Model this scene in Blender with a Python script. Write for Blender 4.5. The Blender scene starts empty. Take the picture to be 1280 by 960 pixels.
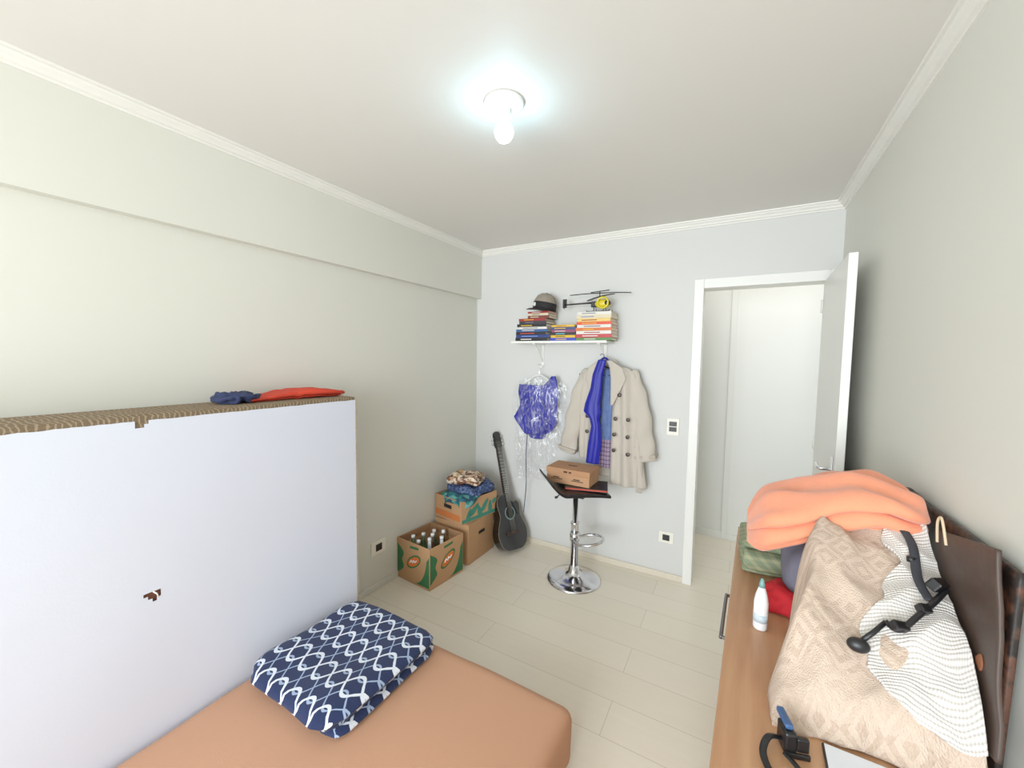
import bpy, bmesh, math, random
from mathutils import Vector, Matrix, noise
random.seed(7)
scene=bpy.context.scene
COL=scene.collection
try:
    scene.view_settings.view_transform='Standard'
    scene.view_settings.look='None'
    scene.view_settings.exposure=0.16
    scene.view_settings.gamma=1.14
except Exception: pass
# ------------------------------------------------------------ helpers
def lin(c):
    o=[]
    for x in c:
        x=x/255.0
        o.append(x/12.92 if x<=0.04045 else ((x+0.055)/1.055)**2.4)
    return (o[0],o[1],o[2],1.0)
class NT:
    def __init__(s,name):
        s.m=bpy.data.materials.new(name); s.m.use_nodes=True
        s.t=s.m.node_tree; s.b=s.t.nodes['Principled BSDF']; s.out=s.t.nodes['Material Output']
    def n(s,k,**kw):
        x=s.t.nodes.new(k)
        for a,b in kw.items(): setattr(x,a,b)
        return x
    def l(s,a,b): s.t.links.new(a,b)
    def ma(s,op,a,b=None,c=None):
        x=s.n('ShaderNodeMath',operation=op)
        for i,q in enumerate((a,b,c)):
            if q is None: continue
            if isinstance(q,(int,float)): x.inputs[i].default_value=q
            else: s.l(q,x.inputs[i])
        return x.outputs[0]
    def mix(s,f,a,b):
        x=s.n('ShaderNodeMix',data_type='RGBA')
        for i,q in ((0,f),(6,a),(7,b)):
            if isinstance(q,(int,float)): x.inputs[i].default_value=q
            elif isinstance(q,tuple): x.inputs[i].default_value=q
            else: s.l(q,x.inputs[i])
        return x.outputs[2]
    def coord(s,kind='Object'):
        tc=s.n('ShaderNodeTexCoord'); sp=s.n('ShaderNodeSeparateXYZ'); s.l(tc.outputs[kind],sp.inputs[0])
        return tc.outputs[kind],sp.outputs[0],sp.outputs[1],sp.outputs[2]
    def noise(s,vec,scale,detail=3):
        x=s.n('ShaderNodeTexNoise'); x.inputs['Scale'].default_value=scale; x.inputs['Detail'].default_value=detail
        if vec is not None: s.l(vec,x.inputs['Vector'])
        return x.outputs['Fac']
    def bump(s,h,strength=.3,dist=.01):
        x=s.n('ShaderNodeBump'); x.inputs['Strength'].default_value=strength; x.inputs['Distance'].default_value=dist
        s.l(h,x.inputs['Height']); s.l(x.outputs[0],s.b.inputs['Normal'])
    def base(s,c):
        if isinstance(c,tuple): s.b.inputs['Base Color'].default_value=c
        else: s.l(c,s.b.inputs['Base Color'])
def scl(c,k): return (min(1,c[0]*k),min(1,c[1]*k),min(1,c[2]*k),1)
_mc={}
def mat(name,rgb,rough=.6,metal=0,var=.06,scale=12,bump=0,bscale=150,spec=.5,coat=0,emit=0):
    if name in _mc: return _mc[name]
    t=NT(name); c=lin(rgb); v,x,y,z=t.coord()
    t.base(t.mix(t.noise(v,scale),scl(c,1-var),scl(c,1+var)))
    t.b.inputs['Roughness'].default_value=rough; t.b.inputs['Metallic'].default_value=metal
    t.b.inputs['Specular IOR Level'].default_value=spec
    if coat: t.b.inputs['Coat Weight'].default_value=coat
    if bump: t.bump(t.noise(v,bscale,4),bump,.004)
    if emit:
        t.b.inputs['Emission Color'].default_value=c; t.b.inputs['Emission Strength'].default_value=emit
    _mc[name]=t.m; return t.m
def fin(o,m,parent=None,smooth=True,loc=None,rot=None):
    COL.objects.link(o)
    if m:
        for q in (m if isinstance(m,(list,tuple)) else [m]): o.data.materials.append(q)
    if parent: o.parent=parent
    if loc: o.location=loc
    if rot: o.rotation_euler=rot
    if smooth and o.type=='MESH':
        for p in o.data.polygons: p.use_smooth=True
    return o
def frombm(name,bm,m,parent=None,smooth=True,loc=None,rot=None):
    bmesh.ops.recalc_face_normals(bm,faces=bm.faces)
    me=bpy.data.meshes.new(name); bm.to_mesh(me); bm.free()
    return fin(bpy.data.objects.new(name,me),m,parent,smooth,loc,rot)
def frompy(name,v,f,m,parent=None,smooth=True,loc=None,rot=None,recalc=True):
    me=bpy.data.meshes.new(name); me.from_pydata([tuple(q) for q in v],[],f); me.update()
    if recalc:
        bm=bmesh.new(); bm.from_mesh(me); bmesh.ops.recalc_face_normals(bm,faces=bm.faces); bm.to_mesh(me); bm.free()
    return fin(bpy.data.objects.new(name,me),m,parent,smooth,loc,rot)
def info(o,label,cat,group=None,kind=None):
    o['label']=label; o['category']=cat
    if group: o['group']=group
    if kind: o['kind']=kind
    return o
def struct(o): o['kind']='structure'; return o
def empty(name,loc,rz=0,label='',cat='',group=None):
    o=bpy.data.objects.new(name,None); COL.objects.link(o); o.location=loc; o.rotation_euler=(0,0,rz)
    o.empty_display_size=.05
    return info(o,label,cat,group)
def addbox(bm,x0,x1,y0,y1,z0,z1,bev=0,seg=2):
    r=bmesh.ops.create_cube(bm,size=1)
    vs=r['verts']
    for v in vs: v.co=Vector((x0+(v.co.x+.5)*(x1-x0),y0+(v.co.y+.5)*(y1-y0),z0+(v.co.z+.5)*(z1-z0)))
    if bev:
        es=list({e for v in vs for e in v.link_edges})
        bmesh.ops.bevel(bm,geom=es,offset=bev,segments=seg,profile=.5,affect='EDGES')
def boxes(name,lst,m,parent=None,bev=0,smooth=False,loc=None,rot=None):
    bm=bmesh.new()
    for b in lst: addbox(bm,*b,bev=bev)
    return frombm(name,bm,m,parent,smooth,loc,rot)
def lathe(name,prof,m,parent=None,n=32,loc=None,rot=None,smooth=True):
    v=[];f=[];k=len(prof)
    for i in range(n):
        a=2*math.pi*i/n
        for r,z in prof: v.append((r*math.cos(a),r*math.sin(a),z))
    for i in range(n):
        j=(i+1)%n
        for q in range(k-1): f.append((i*k+q,j*k+q,j*k+q+1,i*k+q+1))
    bm=bmesh.new(); me=bpy.data.meshes.new(name); me.from_pydata(v,[],f); bm.from_mesh(me)
    bmesh.ops.remove_doubles(bm,verts=bm.verts,dist=1e-6)
    es=[e for e in bm.edges if e.is_boundary]
    if es: bmesh.ops.holes_fill(bm,edges=es,sides=0)
    return frombm(name,bm,m,parent,smooth,loc,rot)
def loft(name,rings,m,parent=None,caps=True,smooth=True,loc=None,rot=None,closed=False):
    v=[];f=[];n=len(rings[0])
    for r in rings: v+=[tuple(p) for p in r]
    R=len(rings)
    for i in range(R if closed else R-1):
        a=i*n;b=((i+1)%R)*n
        for j in range(n):
            k=(j+1)%n; f.append((a+j,a+k,b+k,b+j))
    if caps and not closed: f.append(tuple(range(n))); f.append(tuple(range((R-1)*n,R*n)))
    return frompy(name,v,f,m,parent,smooth,loc,rot)
def tube(name,pts,r,m,parent=None,n=10,closed=False,loc=None,rot=None,flat=1.0):
    P=[Vector(p) for p in pts]; N=len(P); rings=[]
    up=None
    for i in range(N):
        if closed: T=(P[(i+1)%N]-P[i-1]).normalized()
        else: T=(P[min(i+1,N-1)]-P[max(i-1,0)]).normalized()
        if up is None:
            up=Vector((0,0,1)) if abs(T.z)<.9 else Vector((0,1,0))
        S=T.cross(up).normalized(); up=S.cross(T).normalized()
        rr=r[i] if isinstance(r,(list,tuple)) else r
        rings.append([P[i]+S*rr*math.cos(2*math.pi*k/n)+up*rr*flat*math.sin(2*math.pi*k/n) for k in range(n)])
    return loft(name,rings,m,parent,True,True,loc,rot,closed)
def crom(pts,k=8,closed=False):
    P=[Vector(p) for p in pts]; N=len(P); o=[]
    for i in range(N if closed else N-1):
        g=(lambda j:P[j%N]) if closed else (lambda j:P[max(0,min(N-1,j))])
        a,b,c,d=g(i-1),g(i),g(i+1),g(i+2)
        for s in range(k):
            t=s/k
            o.append(.5*((2*b)+(c-a)*t+(2*a-5*b+4*c-d)*t*t+(3*b-a-3*c+d)*t**3))
    if not closed: o.append(P[-1])
    return o
def rslab(name,s,r,n,m,parent=None,fn=None,loc=None,rot=None):
    hx,hy,hz=s[0]/2,s[1]/2,s[2]/2; nx,ny,nz=n; idx={};V=[];F=[]
    def cr(i,n,h):
        return -h+2*h*i/n
    def vid(i,j,k):
        q=(i,j,k)
        if q in idx: return idx[q]
        p=Vector((cr(i,nx,hx),cr(j,ny,hy),cr(k,nz,hz)))
        c=Vector((max(-hx+r,min(hx-r,p.x)),max(-hy+r,min(hy-r,p.y)),max(-hz+r,min(hz-r,p.z))))
        d=p-c
        if d.length>1e-9: p=c+d.normalized()*r
        if fn: p=fn(p)
        idx[q]=len(V);V.append(p);return idx[q]
    for i in range(nx):
        for j in range(ny):
            for k in (0,nz): F.append((vid(i,j,k),vid(i+1,j,k),vid(i+1,j+1,k),vid(i,j+1,k)))
    for i in range(nx):
        for k in range(nz):
            for j in (0,ny): F.append((vid(i,j,k),vid(i+1,j,k),vid(i+1,j,k+1),vid(i,j,k+1)))
    for j in range(ny):
        for k in range(nz):
            for i in (0,nx): F.append((vid(i,j,k),vid(i,j+1,k),vid(i,j+1,k+1),vid(i,j,k+1)))
    return frompy(name,V,F,m,parent,True,loc,rot)
def ns(p,s,seed=0): return noise.noise(Vector((p[0]*s+seed*7.3,p[1]*s-seed*3.1,p[2]*s+seed)))
def lump(name,c,s,m,parent=None,seed=0,e=.75,amp=.012,freq=12,rz=0,zmin=None,sub=4):
    bm=bmesh.new(); bmesh.ops.create_icosphere(bm,subdivisions=sub,radius=1)
    cs,sn=math.cos(rz),math.sin(rz)
    for v in bm.verts:
        p=v.co.copy(); q=Vector([math.copysign(abs(a)**e,a) for a in p])
        q=Vector((q.x*s[0]/2,q.y*s[1]/2,q.z*s[2]/2))
        d=(1-abs(ns(q,freq,seed))*4)*amp+ns(q,freq*2.7,seed+5)*amp*.6
        q+=p.normalized()*d
        q=Vector((q.x*cs-q.y*sn,q.x*sn+q.y*cs,q.z))
        q+=Vector(c)
        if zmin is not None and q.z<zmin: q.z=zmin+(q.z-zmin)*.02
        v.co=q
    return frombm(name,bm,m,parent)
def ribbon(name,a,layers,t,w,m,parent=None,fn=None,nx=30,dl=.02,loc=None,rot=None,jit=0,rk=.6):
    path=[];
    for L in range(layers):
        z=t*(L+.5); sg=1 if L%2==0 else -1
        k=int(2*a/dl)
        for i in range(k+1): path.append(Vector((0,sg*(-a+2*a*i/k),z)))
        if L<layers-1:
            for i in range(1,6):
                an=math.pi*i/6
                path.append(Vector((0,sg*(a+math.sin(an)*t/2*1.3),z+t/2-math.cos(an)*t/2)))
    rings=[];V=[];F=[];UV=[];S=0
    N=len(path);R=min(t*rk,w*.2)
    for i,p in enumerate(path):
        T=(path[min(i+1,N-1)]-path[max(i-1,0)]).normalized(); Nn=Vector((0,-T.z,T.y))
        if i: S+=(p-path[i-1]).length
        top=[];bot=[]
        endf=1.0
        de=min(i,N-1-i)*dl
        if de<t*.5: endf=math.sqrt(max(.05,1-(1-de/(t*.5))**2))
        for k in range(nx+1):
            x=-w/2+w*k/nx
            if k==1: x=-w/2+R*.3
            if k==nx-1: x=w/2-R*.3
            h=t*.485*endf
            ex=w/2-abs(x)
            if ex<R: h*=math.sqrt(max(.02,1-(1-ex/R)**2))
            for lst,sg in ((top,1),(bot,-1)):
                q=p+Nn*h*sg; q.x=x
                lst.append((fn(q) if fn else q,x,S))
        ring=top+bot[::-1]
        rings.append(ring)
    n=len(rings[0])
    for r in rings:
        for q,x,s_ in r: V.append(q);UV.append((x,s_))
    for i in range(N-1):
        for j in range(n):
            k=(j+1)%n;F.append((i*n+j,i*n+k,(i+1)*n+k,(i+1)*n+j))
    F.append(tuple(range(n)));F.append(tuple(range((N-1)*n,N*n)))
    o=frompy(name,V,F,m,parent,True,loc,rot)
    uv=o.data.uv_layers.new(name='UVMap')
    for lp in o.data.loops: uv.data[lp.index].uv=UV[lp.vertex_index]
    return o
def interp(rows,t):
    for i in range(len(rows)-1):
        if t<=rows[i+1][0]+1e-9:
            a,b=rows[i],rows[i+1]; k=(t-a[0])/(b[0]-a[0]); k=max(0,min(1,k)); k=k*k*(3-2*k)*.4+k*.6
            return [a[j]+(b[j]-a[j])*k for j in range(1,len(a))]
    return list(rows[-1][1:])
def sheet(name,rows,yf,m,parent=None,nu=30,nv=50,thick=.006,loc=None):
    V=[];F=[]
    for j in range(nv+1):
        t=j/nv; z,xl,xr=interp(rows,t)
        for i in range(nu+1):
            u=i/nu;x=xl+(xr-xl)*u
            V.append((x,yf(u,t,x,z),z))
    for j in range(nv):
        for i in range(nu): F.append((j*(nu+1)+i,j*(nu+1)+i+1,(j+1)*(nu+1)+i+1,(j+1)*(nu+1)+i))
    o=frompy(name,V,F,m,parent,True,loc)
    if thick:
        md=o.modifiers.new('Solidify','SOLIDIFY'); md.thickness=thick; md.offset=0
    return o
# ------------------------------------------------------------ materials
def wallmat(name,rgb):
    t=NT(name); v,x,y,z=t.coord(); c=lin(rgb)
    t.base(t.mix(t.noise(v,1.3,2),scl(c,.98),scl(c,1.02))); t.b.inputs['Roughness'].default_value=.55
    t.b.inputs['Specular IOR Level'].default_value=.3
    t.bump(t.noise(v,180,2),.08,.002); return t.m
M_wall=wallmat('wall_paint',(220,219,208))
M_wallb=wallmat('wall_paint_cool',(211,211,207))
M_ceil=wallmat('ceiling_paint',(225,222,216))
M_white=mat('white_gloss_paint',(236,236,230),.35,var=.02)
M_crown=mat('crown_plaster',(232,230,222),.5,var=.02)
def floormat():
    t=NT('laminate_planks'); v,x,y,z=t.coord()
    b=t.n('ShaderNodeTexBrick'); t.l(v,b.inputs['Vector'])
    b.inputs['Scale'].default_value=1; b.inputs['Mortar Size'].default_value=.0015; b.inputs['Mortar Smooth'].default_value=.3
    b.inputs['Brick Width'].default_value=1.25; b.inputs['Row Height'].default_value=.205; b.offset=.37; b.inputs['Bias'].default_value=0
    b.inputs['Color1'].default_value=lin((240,231,213)); b.inputs['Color2'].default_value=lin((235,225,206)); b.inputs['Mortar'].default_value=lin((196,184,162))
    mp=t.n('ShaderNodeMapping'); mp.inputs['Scale'].default_value=(2.0,28,1); t.l(v,mp.inputs[0])
    g=t.noise(mp.outputs[0],1.5,5)
    gm=t.mix(t.ma('MULTIPLY',g,.20),b.outputs['Color'],lin((204,188,160)))
    t.base(gm); t.b.inputs['Roughness'].default_value=.28; t.bump(b.outputs['Fac'],-.2,.002); return t.m
M_floor=floormat()
def wood(name,c1,c2,axis=1,rough=.4,scale=1.0):
    t=NT(name); v,x,y,z=t.coord(); mp=t.n('ShaderNodeMapping'); s=[26*scale]*3; s[axis]=1.6*scale
    mp.inputs['Scale'].default_value=s; t.l(v,mp.inputs[0]); g=t.noise(mp.outputs[0],1.2,5)
    r=t.n('ShaderNodeValToRGB'); r.color_ramp.elements[0].position=.35; r.color_ramp.elements[1].position=.68
    r.color_ramp.elements[0].color=lin(c1); r.color_ramp.elements[1].color=lin(c2); t.l(g,r.inputs[0]); t.base(r.outputs[0])
    t.b.inputs['Roughness'].default_value=rough; return t.m
M_dress=wood('dresser_wood',(178,128,90),(198,150,110))
def mottled():
    t=NT('dark_mottled_board'); v,x,y,z=t.coord(); g=t.noise(v,34,7)
    r=t.n('ShaderNodeValToRGB'); r.color_ramp.elements[0].position=.44; r.color_ramp.elements[1].position=.60
    r.color_ramp.elements[0].color=lin((22,14,11)); r.color_ramp.elements[1].color=lin((84,50,34)); t.l(g,r.inputs[0]); t.base(r.outputs[0])
    t.b.inputs['Roughness'].default_value=.5; t.bump(g,.4,.006); return t.m
M_dark=mottled()
M_card=mat('cardboard',(184,140,98),.85,var=.08,scale=9,bump=.1)
M_cardin=mat('cardboard_inside',(156,114,78),.9,var=.08)
M_cardlid=mat('kraft_card',(184,138,100),.8,var=.05)
M_green=mat('printed_green',(40,104,60),.7,var=.1)
M_orange=mat('printed_orange',(220,108,38),.7)
M_chrome=mat('chrome',(220,220,225),.12,1,var=.01)
M_black=mat('black_plastic',(16,16,19),.4,var=.1)
M_blackg=mat('black_gloss',(7,7,9),.12,var=.1,coat=.5)
M_seat=mat('black_vinyl',(14,14,17),.35,var=.1)
M_sheet=mat('orange_fitted_sheet',(194,144,112),.85,var=.03,scale=5,bump=.15,bscale=300)
M_cover=mat('white_nonwoven_cover',(216,221,236),.9,var=.015,scale=3,bump=.06)
M_royal=mat('royal_blue_satin',(10,16,148),.5,var=.15,scale=18)
M_navy2=mat('navy_cloth',(34,46,82),.85,var=.2,scale=25,bump=.3)
M_denim=mat('denim',(40,50,86),.9,var=.25,scale=60,bump=.4)
M_red=mat('red_cloth',(198,22,34),.85,var=.12)
M_coral=mat('coral_red_cloth',(208,58,34),.85,var=.12,bump=.2)
M_trench=mat('trench_cotton',(192,183,170),.85,var=.04,scale=10,bump=.15)
M_trenchd=mat('trench_seam',(178,168,154),.85)
M_button=mat('horn_button',(58,44,40),.35)
M_greycloth=mat('grey_lilac_cloth',(116,115,132),.9,var=.1,bump=.2)
def fuzzy(name,c,k=.12,s=40):
    t=NT(name); v,x,y,z=t.coord(); cc=lin(c)
    t.base(t.mix(t.noise(v,s,4),scl(cc,1-k),scl(cc,1+k))); t.b.inputs['Roughness'].default_value=.95
    t.b.inputs['Sheen Weight'].default_value=.3
    t.bump(t.noise(v,s*6,3),.5,.003); return t.m
M_orangeb=fuzzy('orange_fleece',(240,146,108),.08,25)
def trellis():
    t=NT('navy_trellis_fleece'); v,x,y,z=t.coord('UV')
    P=.158;A=.050;Lw=.18
    sn=t.ma('MULTIPLY',t.ma('SINE',t.ma('MULTIPLY',x,2*math.pi/Lw)),A)
    def line(sg,off,w):
        q=t.ma('ADD',y,t.ma('MULTIPLY',sn,sg)); q=t.ma('FRACT',t.ma('ADD',t.ma('DIVIDE',q,P),off))
        return t.ma('LESS_THAN',t.ma('ABSOLUTE',t.ma('SUBTRACT',q,.5)),w)
    navy=t.mix(t.noise(v,120),lin((8,22,60)),lin((16,36,82)))
    c=t.mix(line(1,.5,.032),navy,lin((150,168,198)))
    c=t.mix(line(-1,.5,.032),c,lin((150,168,198)))
    c=t.mix(line(1,0,.050),c,lin((222,228,238)))
    c=t.mix(line(-1,0,.050),c,lin((218,224,236)))
    t.base(c); t.b.inputs['Roughness'].default_value=.9; t.b.inputs['Sheen Weight'].default_value=.1
    t.bump(t.noise(v,400,2),.3,.002); return t.m
M_trellis=trellis()
def ticking():
    t=NT('brown_woven_ticking'); v,x,y,z=t.coord()
    f=t.ma('FRACT',t.ma('MULTIPLY',t.ma('ADD',y,t.ma('MULTIPLY',t.noise(v,16),.04)),62))
    g=t.ma('LESS_THAN',f,t.ma('MULTIPLY',t.noise(v,90),.6))
    c=t.mix(t.ma('MULTIPLY',g,.5),t.mix(t.noise(v,200),lin((84,66,48)),lin((142,120,92))),lin((186,168,138)))
    t.base(c); t.b.inputs['Roughness'].default_value=.9; t.bump(t.noise(v,300),.5,.003); return t.m
M_stripe=ticking()
def diamond():
    t=NT('beige_woven_pattern'); v,x,y,z=t.coord('UV')
    def tri(s,k): return t.ma('ABSOLUTE',t.ma('SUBTRACT',t.ma('FRACT',t.ma('MULTIPLY',s,k)),.5))
    d=t.ma('ADD',tri(x,13),tri(y,13)); d=t.ma('FRACT',t.ma('MULTIPLY',d,3.0))
    f=t.ma('LESS_THAN',d,.5)
    band=t.ma('LESS_THAN',t.ma('FRACT',t.ma('MULTIPLY',y,4.2)),.35)
    n=t.noise(v,300,3); n2=t.noise(v,110,3)
    ff=t.ma('MULTIPLY',t.ma('MULTIPLY',f,n2),.85)
    ff=t.ma('MULTIPLY',ff,t.ma('SUBTRACT',1.0,t.ma('MULTIPLY',band,.7)))
    c=t.mix(ff,lin((212,188,168)),lin((166,134,112)))
    c=t.mix(t.ma('MULTIPLY',n,.4),c,lin((224,204,186)))
    t.base(c); t.b.inputs['Roughness'].default_value=1.0; t.b.inputs['Specular IOR Level'].default_value=.1
    t.bump(t.ma('ADD',n,t.ma('MULTIPLY',f,.2)),.9,.006); return t.m
M_beige=diamond()
def crochet():
    t=NT('white_crochet'); v,x,y,z=t.coord('UV')
    n=t.ma('MULTIPLY',t.noise(v,9,2),.05)
    w=t.ma('ABSOLUTE',t.ma('SINE',t.ma('MULTIPLY',t.ma('ADD',y,n),420))); u=t.ma('ABSOLUTE',t.ma('SINE',t.ma('MULTIPLY',t.ma('ADD',x,n),620)))
    h=t.ma('ADD',t.ma('MULTIPLY',w,.7),t.ma('MULTIPLY',u,.3)); t.base(t.mix(h,lin((186,178,170)),lin((230,225,219))))
    t.b.inputs['Roughness'].default_value=1.0; t.b.inputs['Specular IOR Level'].default_value=.1
    t.bump(h,.7,.004); return t.m
M_croch=crochet()
def plaid():
    t=NT('green_plaid_cloth'); v,x,y,z=t.coord()
    a=t.ma('GREATER_THAN',t.ma('FRACT',t.ma('MULTIPLY',t.ma('ADD',x,z),22)),.6); b=t.ma('GREATER_THAN',t.ma('FRACT',t.ma('MULTIPLY',t.ma('ADD',y,z),22)),.6)
    f=t.ma('MULTIPLY',t.ma('ADD',a,b),.45); t.base(t.mix(f,lin((120,132,104)),lin((164,164,126)))); t.b.inputs['Roughness'].default_value=.9; return t.m
M_plaid=plaid()
def blot(name,cols,scale):
    t=NT(name); v,x,y,z=t.coord(); vo=t.n('ShaderNodeTexVoronoi'); vo.inputs['Scale'].default_value=scale; t.l(v,vo.inputs['Vector'])
    sp=t.n('ShaderNodeSeparateColor'); t.l(vo.outputs['Color'],sp.inputs[0])
    r=t.n('ShaderNodeValToRGB'); r.color_ramp.interpolation='CONSTANT'; e=r.color_ramp.elements
    e[0].color=lin(cols[0]); e[1].position=1/len(cols); e[1].color=lin(cols[1])
    for i in range(2,len(cols)): q=e.new(i/len(cols)); q.color=lin(cols[i])
    t.l(sp.outputs[0],r.inputs[0]); t.base(r.outputs[0]); t.b.inputs['Roughness'].default_value=.9; return t.m
M_heap=blot('brown_cream_print',[(222,202,176),(130,80,62),(196,160,120),(230,216,196),(96,60,52)],44)
M_teal=blot('teal_print',[(34,100,106),(30,74,96),(90,150,144),(36,116,108)],34)
M_jeansp=blot('blue_print',[(52,70,112),(64,86,130),(96,116,156),(42,54,92)],70)
def plastic():
    t=NT('clear_garment_film'); v,x,y,z=t.coord()
    tr=t.n('ShaderNodeBsdfTransparent'); gl=t.n('ShaderNodeBsdfGlossy'); gl.inputs['Roughness'].default_value=.12
    df=t.n('ShaderNodeBsdfDiffuse'); df.inputs['Color'].default_value=(.85,.88,.95,1)
    m1=t.n('ShaderNodeMixShader'); m1.inputs[0].default_value=.45; t.l(gl.outputs[0],m1.inputs[1]); t.l(df.outputs[0],m1.inputs[2])
    mp=t.n('ShaderNodeMapping'); mp.inputs['Scale'].default_value=(1.6,1,.6); t.l(v,mp.inputs[0])
    m2=t.n('ShaderNodeMixShader'); n=t.noise(mp.outputs[0],22,5)
    rdg=t.ma('SUBTRACT',1.0,t.ma('MULTIPLY',t.ma('ABSOLUTE',t.ma('SUBTRACT',n,.5)),16)); rdg=t.ma('MAXIMUM',rdg,0.0)
    f=t.ma('ADD',t.ma('MULTIPLY',rdg,.26),.035); t.l(f,m2.inputs[0]); t.l(tr.outputs[0],m2.inputs[1]); t.l(m1.outputs[0],m2.inputs[2])
    b=t.n('ShaderNodeBump'); b.inputs['Strength'].default_value=.8; b.inputs['Distance'].default_value=.02; t.l(n,b.inputs['Height']); t.l(b.outputs[0],gl.inputs['Normal'])
    t.l(m2.outputs[0],t.out.inputs[0]); return t.m
M_film=plastic()
# ------------------------------------------------------------ room
XL,XB,XR,YB,ZC,ZT=-2.166,-2.118,.517,3.142,2.57,2.617
YF=-2.8; YH=4.14
struct(boxes('floor',[(-2.4,.8,YF-.1,YB+.12,-.08,0),(-1.4,1.7,YB+.12,YH+.1,-.08,0)],M_floor))
struct(boxes('ceiling',[(-2.4,1.7,YF-.1,YH+.1,ZT,ZT+.1)],M_ceil))
struct(boxes('wall_left',[(XL-.12,XL,YF,YB+.1,0,ZT)],M_wall))
struct(boxes('wall_right',[(XR,XR+.12,YF,YB+.0,0,ZT)],M_wall))
DX0,DX1,DZ=-.24,.46,2.148
struct(boxes('wall_back',[(XL,DX0-.02,YB,YB+.12,0,ZT),(DX0-.02,DX1+.02,YB,YB+.12,DZ+.02,ZT),(DX1+.02,XR+.12,YB,YB+.12,0,ZT)],M_wallb))
struct(boxes('wall_front',[(XL-.12,-2.05,YF-.12,YF,0,ZT),(.42,XR+.12,YF-.12,YF,0,ZT),(-2.05,.42,YF-.12,YF,0,.5),(-2.05,.42,YF-.12,YF,2.45,ZT)],M_wall))
struct(boxes('window_1',[(-2.05,.42,YF-.08,YF-.03,.5,.55),(-2.05,.42,YF-.08,YF-.03,2.40,2.45),(-2.05,-2.0,YF-.08,YF-.03,.5,2.45),(.37,.42,YF-.08,YF-.03,.5,2.45),(-.83,-.77,YF-.08,YF-.03,.5,2.45)],M_white))
struct(boxes('trim_1',[(XL,XB,YF,YB,2.1885,ZT)],M_wall))
M_hall=wallmat('hall_paint',(224,223,214))
struct(boxes('wall_hallway_far',[(-1.4,1.7,YH,YH+.1,0,ZT)],M_hall))
struct(boxes('wall_hallway_left',[(-1.4,-1.3,YB+.12,YH,0,ZT)],M_hall))
struct(boxes('wall_hallway_right',[(1.55,1.65,YB+.12,YH,0,ZT)],M_hall))
struct(boxes('trim_6',[(-.085,-.035,YH-.012,YH,0,ZT)],M_hall,bev=.004))
struct(boxes('baseboard_hallway',[(-1.3,-.085,YH-.015,YH,0,.07),(-.035,1.5,YH-.012,YH,0,.05)],M_hall,bev=.003))
CP=[(0,0),(0,-.047),(.008,-.047),(.010,-.040),(.020,-.036),(.024,-.026),(.034,-.018),(.038,-.010),(.048,-.009),(.050,0)]
def crown(name,p0,p1,inn):
    p0=Vector(p0);p1=Vector(p1);inn=Vector(inn)
    rings=[[p+inn*a+Vector((0,0,b)) for a,b in CP] for p in (p0,p1)]
    return struct(loft(name,rings,M_crown,smooth=False))
crown('trim_2',(XB,YF,ZT),(XB,YB,ZT),(1,0,0))
crown('trim_3',(XB,YB,ZT),(XR,YB,ZT),(0,-1,0))
crown('trim_4',(XR,YF,ZT),(XR,YB,ZT),(-1,0,0))
struct(boxes('baseboard_left',[(XL,XL+.012,YF,YB,0,.045)],M_wall,bev=.003))
struct(boxes('baseboard_back',[(XL,DX0-.06,YB-.014,YB,0,.045)],mat('pale_wood_trim',(220,210,190),.5),bev=.003))
struct(boxes('baseboard_right',[(XR-.012,XR,YF,YB,0,.045)],M_wall,bev=.003))
struct(boxes('trim_5',[(DX0-.062,DX0,YB-.018,YB+.135,0,DZ+.066),(DX1,XR-.002,YB-.018,YB+.135,0,DZ+.066),(DX0,DX1,YB-.018,YB+.135,DZ,DZ+.066)],M_white,bev=.004))
door=boxes('door_1',[(-.0175,.0175,-.77,0,.008,2.14)],M_white,bev=.003); struct(door)
door.location=(.447,3.12,0); door.rotation_euler=(0,0,-.030)
hd=empty('door_handle',(0,0,0)); 
del hd['label'];del hd['category']
hd.parent=door; hd.location=(-.0175,-.70,1.13)
boxes('handle_plate',[(-.006,0,-.02,.02,-.12,.06)],M_chrome,hd,bev=.003)
tube('handle_lever',crom([(-.003,0,0),(-.045,0,0),(-.052,.02,0),(-.050,.11,0)]),.009,M_chrome,hd)
for hz in (.25,1.1,1.95):
    lathe('hinge',[(0,0),(.007,0),(.007,.08),(0,.08)],M_white,door,12,loc=(-.020,.004,hz))
# ------------------------------------------------------------ ceiling lamp
lamp=empty('ceiling_lamp',(-.826,1.368,ZT),0,'bare glowing bulb in a white round ceiling socket','lamp')
lathe('canopy',[(0,-.001),(.074,-.001),(.077,-.008),(.069,-.016),(.052,-.020),(.048,-.026),(.034,-.029),(0,-.029)],M_white,lamp,40)
lathe('socket',[(0,-.029),(.028,-.029),(.028,-.054),(.024,-.060),(0,-.060)],M_white,lamp,32)
M_bulb=mat('bulb_glass_lit',(184,234,255),.3,emit=38,var=0)
lathe('bulb',[(0,-.060),(.016,-.060),(.018,-.070),(.027,-.084),(.034,-.099),(.036,-.114),(.032,-.130),(.021,-.143),(.008,-.149),(0,-.150)],M_bulb,lamp,32)
# ------------------------------------------------------------ mattress
def fm(p):
    w=.010*ns((p.x,p.y,0),2.2,3)
    q=p.copy(); 
    if p.z>0: q.z+=w-.012*(abs(p.x)/.65)**6
    q.x+=.008*ns((0,p.y,p.z),5,1); q.y+=.006*ns((p.x,0,p.z),5,2)
    return q
mt=rslab('mattress',(1.29,1.86,.245),.045,(60,80,14),M_sheet,None,fm,loc=(-1.165,.545,.125))
info(mt,'low single mattress in a terracotta orange fitted sheet on the floor','mattress')
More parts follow.
